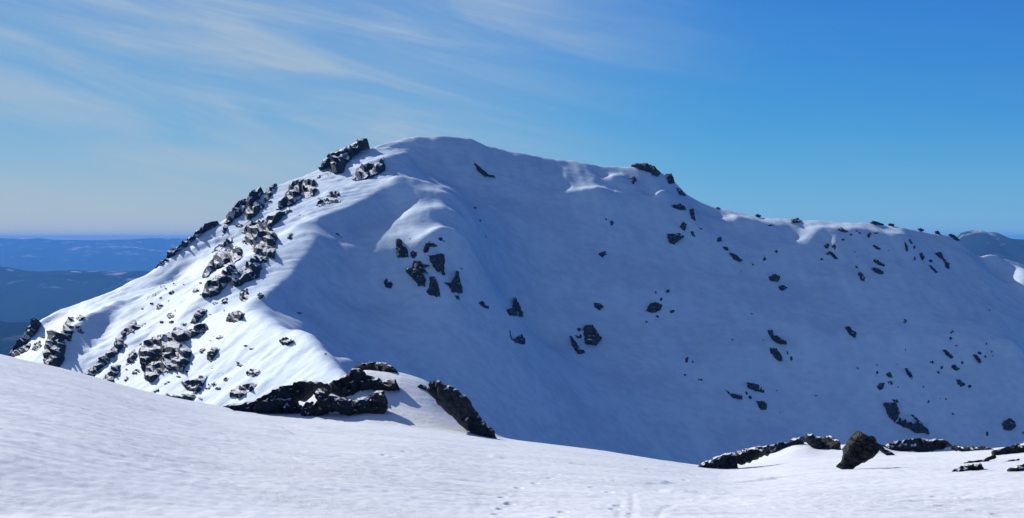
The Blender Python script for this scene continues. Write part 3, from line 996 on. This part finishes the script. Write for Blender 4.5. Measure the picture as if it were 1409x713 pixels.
rock('dark blocks right of the lower cluster, close above the long outcrop', ZB([(760, 630), (764, 610), (790, 598), (808, 594), (838, 590), (836, 606), (806, 618), (790, 632)]), **LIT)
rock('low dark ledge just above the snow field below the lower cluster', ZB([(530, 636), (552, 628), (590, 632), (626, 622), (632, 632), (610, 648), (570, 644)]), **LIT)
rock('tilted small stone below the shadow edge near the foot of the ridge', [(386, 470), (392, 466), (400, 467), (404, 471), (397, 475), (389, 474)], **LIT)
rock('small dark stone near the top of the snow wedge above the knoll', [(340, 513), (346, 509), (356, 510), (357, 514), (350, 518), (342, 517)], **LIT)

GRP = 'small stones strewn over the upper left slope'
for u, v, a, b, r in [(213, 405, 4, 2.2, -40), (224, 394, 4, 2.5, -35), (236, 403, 4, 2.2, -40), (240, 391, 2.5, 2, -50), (252, 392, 3, 2, -50), (231, 414, 3, 1.6, -45),
                      (203, 409, 3, 1.6, -45), (221, 411, 2.5, 1.5, -40), (196, 425, 2.6, 1.4, -40), (214, 421, 2.4, 1.4, -30)]:
    stone(u, v, a, b, r, 'small dark stone', GRP, **LIT)
GRP = 'small stones between the sunny cliffs'
for u, v, a, b, r in [(296, 418, 4, 2, -20), (270, 436, 4, 2.2, -40), (290, 470, 3, 2, 20), (256, 512, 4, 2, -10), (215, 538, 4, 2, -20), (206, 541, 4, 1.6, -10),
                      (246, 519, 3, 1.6, 0), (230, 527, 5, 2, -20), (338, 476, 3, 1.5, 0), (310, 427, 3, 1.6, -30), (372, 277, 3, 1.8, -30), (412, 296, 3, 1.5, -10),
                      (398, 291, 4, 1.6, -20), (360, 300, 3, 1.6, -40), (440, 244, 4, 1.8, -20), (452, 240, 4, 1.5, -15), (330, 503, 4, 1.6, 0), (236, 482, 3, 2, -30),
                      (190, 512, 4, 2.2, -40), (174, 522, 4, 2.5, -40), (160, 496, 3, 2, -40), (128, 517, 4, 2.5, -50), (300, 535, 4, 2, -10), (276, 548, 4, 1.6, 10)]:
    stone(u, v, a, b, r, 'small dark stone', GRP, **LIT)

GRP = 'small rocks breaking the sunlit snow'
_r = random.Random(77)
_area = [(120, 505), (230, 375), (330, 300), (440, 250), (480, 262), (400, 330), (400, 370), (345, 400), (330, 440), (420, 500), (330, 545), (240, 548)]
_seeds = [(215, 485), (262, 440), (340, 345), (300, 390), (330, 290), (410, 265), (170, 480), (140, 505), (270, 530), (300, 480), (360, 320), (240, 400)]
_n = 0
while _n < 70:
    _c = _r.choice(_seeds)
    u, v = _r.gauss(_c[0], 26), _r.gauss(_c[1], 18)
    if inside(_area, u, v):
        _n += 1
        a = _r.choice((2.2, 2.8, 3.6, 5.0))
        stone(u, v, a, a * _r.uniform(0.4, 0.75), _r.uniform(-45, 5), 'small dark rock', GRP, **LIT)

# --- shaded bowl: the cluster under the nose of the ridge
rock('upper left block of the rock cluster in the blue shade', ZC([(243, 184), (265, 168), (294, 178), (300, 214), (330, 236), (344, 300), (265, 306), (246, 262)]))
rock('small round rock right of the upper left block of the shaded cluster', ZC([(352, 262), (372, 248), (400, 256), (402, 290), (380, 308), (356, 298)]))
rock('arch shaped rock at the top of the shaded cluster', ZC([(450, 240), (466, 202), (500, 178), (530, 190), (562, 220), (500, 222), (490, 262), (458, 266)]))
rock('square dark block at the right of the shaded cluster', ZC([(485, 282), (610, 278), (614, 380), (618, 436), (594, 432), (586, 404), (560, 412), (520, 350)]))
rock('largest ragged rock at the left of the shaded cluster', ZC([(318, 382), (364, 382), (382, 326), (430, 330), (446, 350), (502, 362), (450, 380), (492, 424), (440, 416), (474, 470), (464, 518),
     (412, 520), (390, 480), (345, 432), (322, 412)]))
rock('tall dark wedge at the bottom of the shaded cluster', ZC([(500, 446), (540, 450), (566, 520), (584, 602), (500, 586), (474, 556), (494, 530)]))
rock('winged rock with a raised tip right of the tall wedge', ZC([(608, 488), (658, 492), (690, 450), (700, 408), (722, 416), (730, 490), (748, 570), (664, 562), (650, 530)]))
rock('small pointed stone just under the winged rock', ZC([(684, 582), (720, 588), (738, 624), (702, 612)]))
rock('lone pointed rock on blue snow left of the shaded cluster', ZC([(154, 490), (176, 455), (186, 482), (220, 496), (212, 540), (166, 526)]))
rock('slanting stone above the right end of the shaded cluster', ZC([(565, 160), (585, 142), (622, 186), (590, 180)]))
rock('small upright stone right of the arch shaped rock', ZC([(624, 210), (644, 228), (648, 250), (626, 256)]))
rock('flat broken rock below and right of the shaded cluster', ZC([(866, 640), (906, 630), (920, 654), (950, 670), (944, 694), (890, 666)]))
rock('dark lens of rock high under the summit ridge', ZD([(360, 124), (380, 142), (404, 166), (432, 178), (396, 174), (370, 152)]))
rock('pointed rock with a sharp tip in the middle of the bowl', ZD([(470, 612), (488, 602), (498, 570), (516, 604), (526, 634), (480, 630)]))
rock('angled broken rock below the sharp tipped one', ZE([(-114, 608), (-108, 636), (-84, 624), (-76, 618), (-64, 636), (-66, 652), (-96, 648), (-110, 636)]))
rock('stone high in the bowl below the pale bench', ZD([(766, 428), (790, 418), (796, 428), (782, 440)]))
rock('small dark stone in the centre of the bowl above the big boulder', ZE([(160, 516), (184, 518), (192, 532), (178, 540), (162, 530)]))
rock('large squat boulder in the centre of the bowl', ZE([(124, 602), (130, 592), (156, 588), (170, 610), (186, 630), (166, 656), (130, 650), (128, 626)]), tall=1.2, name='boulder')
rock('leaf shaped rock below and left of the squat boulder', ZE([(78, 624), (88, 626), (104, 654), (130, 678), (110, 684), (88, 658)]))
rock('small stone on the left shoulder of the squat boulder', ZE([(98, 600), (116, 596), (126, 604), (112, 610)]))
rock('little stone between the squat boulder and the leaf shaped rock', ZE([(98, 624), (118, 618), (122, 628), (106, 634)]))
rock('dark rock slab on the skyline at the shoulder', ZE([(282, 64), (300, 58), (346, 62), (380, 92), (366, 104), (330, 86)]), tall=1.2)
rock('round dark rock on the skyline where the shoulder drops', ZE([(394, 94), (414, 92), (426, 124), (404, 128)]), tall=1.2)
rock('dark rock on the end of the shoulder above the notch', ZE([(428, 140), (446, 146), (460, 166), (440, 164)]), tall=1.0)
rock('dark rock on the pale snow just left of the shoulder', ZE([(274, 108), (292, 102), (300, 116), (288, 128)]))
rock('pale streaked dark rock on the face below the notch', ZE([(470, 212), (486, 208), (492, 248), (478, 240)]))
rock('horizontal dark rock right below the sunlit drift at the notch', ZE([(412, 200), (440, 192), (458, 200), (462, 214), (436, 212)]))
rock('largest dark rock below the shoulder', ZE([(398, 292), (440, 288), (456, 300), (420, 326), (404, 316)]))
rock('small ragged rock above the largest rock below the shoulder', ZE([(440, 268), (450, 248), (464, 260), (456, 282)]))
rock('thin dark stone right of the largest rock below the shoulder', ZE([(474, 284), (484, 282), (494, 300), (484, 300)]))
rock('upper of two lens shaped rocks slanting down the face', ZE([(580, 332), (596, 334), (606, 350), (590, 344)]))
rock('lower of two lens shaped rocks slanting down the face', ZE([(602, 354), (622, 358), (648, 376), (636, 382), (614, 372)]))
rock('small stone above the two slanting lens rocks', ZE([(560, 304), (574, 300), (580, 314), (564, 318)]))
rock('upper dark boulder of a pair on the right part of the face', ZE([(730, 432), (752, 422), (770, 430), (760, 448), (736, 444)]), name='boulder')
rock('lower dark boulder of a pair on the right part of the face', ZE([(762, 464), (776, 458), (792, 466), (780, 478), (766, 474)]), name='boulder')
rock('main rock of a peppering of little stones in the bowl centre right', ZE([(330, 544), (344, 520), (360, 514), (384, 522), (380, 540), (352, 550)]))
rock('long dark rock slanting down to the right, upper of a stacked pair', ZG([(432, 152), (450, 150), (456, 172), (500, 190), (506, 205), (480, 206), (448, 186)]))
rock('fat leaf of rock, lower of a stacked pair in the right of the bowl', ZG([(436, 220), (466, 220), (482, 244), (490, 268), (478, 272), (446, 244)]))
rock('squared dark slab, upper of three low in the bowl', ZG([(352, 352), (380, 352), (402, 362), (422, 370), (422, 390), (390, 386), (356, 370)]))
rock('flat dark slab, left of three low in the bowl', ZG([(272, 378), (290, 392), (334, 398), (336, 416), (300, 410)]))
rock('rounded dark rock, lowest of three low in the bowl', ZG([(386, 420), (410, 422), (430, 432), (428, 454), (406, 456)]))
rock('dark rock under a sunlit cap of snow in the shaded face', ZG([(726, 142), (740, 138), (750, 148), (770, 164), (764, 182), (742, 168)]), tall=1.3)
rock('big leaf shaped rock at the upper end of the rock chain low in the bowl', ZG([(872, 430), (900, 428), (922, 434), (936, 464), (930, 484), (915, 504), (890, 474)]))
rock('jagged lower end of the rock chain above the right hand rocks', ZG([(932, 486), (955, 490), (990, 510), (1002, 496), (976, 474), (1000, 486), (1022, 520), (1052, 548), (1000, 545), (960, 524), (918, 506)]))
rock('small stone sitting above the rock chain low in the bowl', ZG([(905, 416), (924, 414), (932, 424), (918, 432)]))
rock('round dark boulder alone near the right side of the picture', ZG([(1324, 504), (1348, 488), (1376, 500), (1380, 520), (1360, 534), (1330, 530)]), tall=1.3, name='boulder')
rock('dark lens of rock in the right hand scatter with a pale tail', ZG([(1098, 228), (1112, 226), (1142, 254), (1134, 262), (1112, 246)]))
rock('narrow dark rock in the right hand scatter leaning to the right', ZG([(1214, 246), (1228, 244), (1246, 272), (1236, 278)]))
rock('sliver of dark rock at the right end of the scatter', ZG([(1280, 226), (1286, 228), (1294, 250), (1286, 252)]))
rock('hooked small rock in the middle of the right hand scatter', ZG([(1130, 282), (1148, 284), (1166, 300), (1150, 306), (1134, 298)]))
rock('slanting small rock low in the right hand scatter', ZG([(1150, 340), (1164, 340), (1186, 358), (1172, 368), (1156, 358)]))
rock('worm shaped dark rock above the rock chain', ZG([(952, 298), (962, 296), (978, 318), (990, 332), (980, 340), (962, 320)]))
rock('small squarish rock left of the worm shaped one', ZG([(882, 316), (896, 310), (912, 328), (906, 336), (890, 328)]))
rock('stone just beneath the small squarish rock', ZG([(888, 346), (906, 344), (912, 356), (894, 360)]))
rock('dark triangular rock above the rock chain to the left', ZG([(846, 364), (862, 352), (878, 352), (872, 376), (858, 380)]))

# --- right hand crest
rock('dark rock standing on the bright crest right of the notch', ZF([(62, 80), (66, 68), (84, 64), (94, 76), (84, 80)]), tall=1.2)
rock('low dark rocks on the bright crest farther right', ZF([(296, 80), (306, 72), (322, 76), (340, 84), (318, 86)]), tall=1.2)
rock('left of two dark rocks in the sunlit hollow below the crest', ZF([(160, 148), (170, 140), (178, 146), (174, 156), (164, 156)]))
rock('right of two dark rocks in the sunlit hollow below the crest', ZF([(184, 148), (190, 140), (198, 148), (194, 160), (186, 158)]))
rock('dark rock slanting below the sunlit hollow', ZF([(166, 174), (176, 164), (186, 168), (204, 188), (194, 188), (180, 174)]))
rock('oval dark rock hanging on the face below the right crest', ZF([(262, 230), (272, 226), (284, 242), (282, 254), (272, 252)]))
rock('upper dark rock of a pair in the middle of the right face', ZF([(306, 194), (320, 190), (330, 198), (346, 204), (340, 210), (320, 204)]))
rock('lower dark rock of a pair in the middle of the right face', ZF([(302, 218), (312, 212), (328, 218), (340, 226), (336, 234), (318, 230)]))
rock('upright dark rock just below the right crest', ZF([(288, 118), (296, 106), (302, 112), (294, 126)]))
rock('thin dark streak of rock below the right crest', ZF([(300, 146), (312, 146), (330, 156), (322, 160)]))
rock('narrow upright rock on the upper right face', ZF([(400, 132), (406, 142), (412, 160), (406, 168), (402, 150)]))
rock('dark pointed rock under the upper right face', ZF([(444, 172), (452, 168), (460, 184), (456, 194), (448, 186)]))
rock('crooked dark rock at the right of the upper face', ZF([(492, 170), (510, 168), (518, 186), (534, 200), (536, 216), (524, 214), (516, 194), (500, 180)]))
rock('faint slanting rock left of and below the crooked one', ZF([(472, 206), (482, 208), (500, 226), (494, 230), (480, 216)]))
rock('dark stone on the skyline nearest the distant blue peak', ZF([(534, 112), (546, 114), (566, 130), (562, 136), (546, 128)]), tall=1.0)
rock('dark stone on the skyline second from the distant blue peak', ZF([(492, 104), (500, 102), (510, 114), (500, 114)]), tall=1.0)
rock('pale dusted stone on the skyline third from the distant blue peak', ZF([(440, 96), (452, 96), (460, 102), (448, 104)]), tall=1.0)
rock('thin dark ledge in the shade under the bright crest', ZF([(200, 100), (212, 92), (222, 100), (234, 106), (214, 108)]))

GRP = 'tiny stones scattered over the left of the bowl'
for u, v, a, b, r in [(564, 329, 2, 1.5, 0), (635, 370, 2, 1.4, 0), (648, 420, 2, 1.6, 0), (654, 286, 2.5, 2, 40), (661, 304, 2.5, 1.8, 50), (669, 326, 2, 1.6, 0),
                      (570, 385, 2.5, 1.6, 0), (835, 294, 2.4, 3, 0), (842, 307, 3, 4, 20), (834, 302, 1.8, 1.8, 0), (724, 450, 2, 1.5, 0),
                      (715, 463, 3, 2, 20), (465, 323, 4, 1.6, 30), (470, 327, 3, 1.4, 20), (412, 431, 4, 1.6, 0), (450, 488, 4, 2, 30)]:
    stone(u, v, a, b, r, 'tiny dark stone', GRP)
GRP = 'tiny stones peppered round the centre right rock'
for u, v, a, b, r in [(894, 404, 2, 1.8, 0), (903, 403, 2.6, 2, 20), (919, 401, 3, 3, 0), (910, 412, 4, 3, 20), (930, 412, 2, 1.6, 0), (925, 429, 4, 2.6, -20),
                      (905, 436, 3, 2, 20), (889, 443, 3, 1.5, 10), (923, 434, 2, 2, 0)]:
    stone(u, v, a, b, r, 'tiny dark stone', GRP)
GRP = 'tiny stones scattered over the right of the bowl'
for u, v, a, b, r in [(945, 496, 3, 4.5, 10), (953, 498, 3, 2, 0), (964, 523, 3.5, 2.4, 0), (965, 535, 1.6, 2, 0), (942, 516, 2.5, 2, 0), (1007, 468, 2.6, 3, 0), (1035, 432, 2.4, 2, 0),
                      (983, 454, 2, 1.6, 0), (1089, 493, 3, 4, -30), (1083, 485, 2, 3, -30), (1069, 537, 2, 1.6, 0), (1081, 535, 2, 1.6, 0), (1077, 542, 1.8, 1.5, 0),
                      (1050, 468, 2.2, 1.6, 0), (1027, 541, 2.2, 4, -20), (1032, 547, 2.4, 3.4, -30), (1181, 507, 2.6, 3.2, 0), (1246, 482, 2, 2, 0), (1207, 513, 2.2, 2.6, 0),
                      (1207, 503, 1.8, 1.8, 0), (1236, 533, 2, 2, 0), (1271, 532, 2, 1.8, 0), (1277, 553, 3, 3, 40), (1301, 549, 2.2, 2.4, 0), (1309, 457, 3, 3.4, 0), (1308, 466, 2.6, 2.4, 40),
                      (1316, 476, 2.2, 1.8, 0), (1296, 506, 3, 3, 20), (1334, 532, 3, 2.4, 0), (1348, 486, 4, 2, 10), (1356, 491, 2.2, 2.4, 0), (1357, 473, 1.6, 2, 0),
                      (1123, 545, 3, 1.6, 0), (1358, 597, 2, 4, 0), (1407, 596, 2, 3, 0), (1074, 568, 2.4, 1.5, 0)]:
    stone(u, v, a, b, r, 'tiny dark stone', GRP)
GRP = 'tiny stones on the face below the right crest'
for u, v, a, b, r in [(1183, 321, 3, 2, 20), (1171, 323, 2.2, 1.8, 0), (1181, 353, 2, 2.4, 0), (1204, 358, 2.4, 2.4, 0), (1258, 356, 2, 3.4, 0), (1254, 334, 2.6, 2, 0), (1258, 340, 2, 3, 0),
                      (1227, 309, 5, 2, 10), (1060, 310, 5, 2, 0), (1043, 297, 5, 2.4, 10), (1097, 304, 4, 2.6, 0), (1052, 357, 2.4, 5, 0), (1063, 358, 2, 1.6, 0), (1160, 330, 3, 2, 0),
                      (1135, 354, 2.4, 1.6, 0), (988, 287, 4, 1.8, 20), (1258, 404, 1.6, 1.6, 0), (948, 341, 1.6, 2, 0), (1196, 338, 2, 1.4, 0)]:
    stone(u, v, a, b, r, 'tiny dark stone', GRP)

# loose rubble just under the right hand crest and in the lower right of the bowl
GRP = 'rubble on the right of the shaded face'
_r = random.Random(31)
for _i in range(44):
    if _i < 26:
        u = _r.uniform(960, 1330)
        v = 300 + max(0, (u - 1100) * 0.03) + _r.uniform(8, 75)
    else:
        u, v = _r.gauss(1285, 55), _r.gauss(505, 32)
    a = _r.choice((1.3, 1.7, 2.2, 3.0))
    stone(u, v, a, a * _r.uniform(0.5, 1.1), _r.uniform(0, 60), 'dark bit of rubble', GRP)
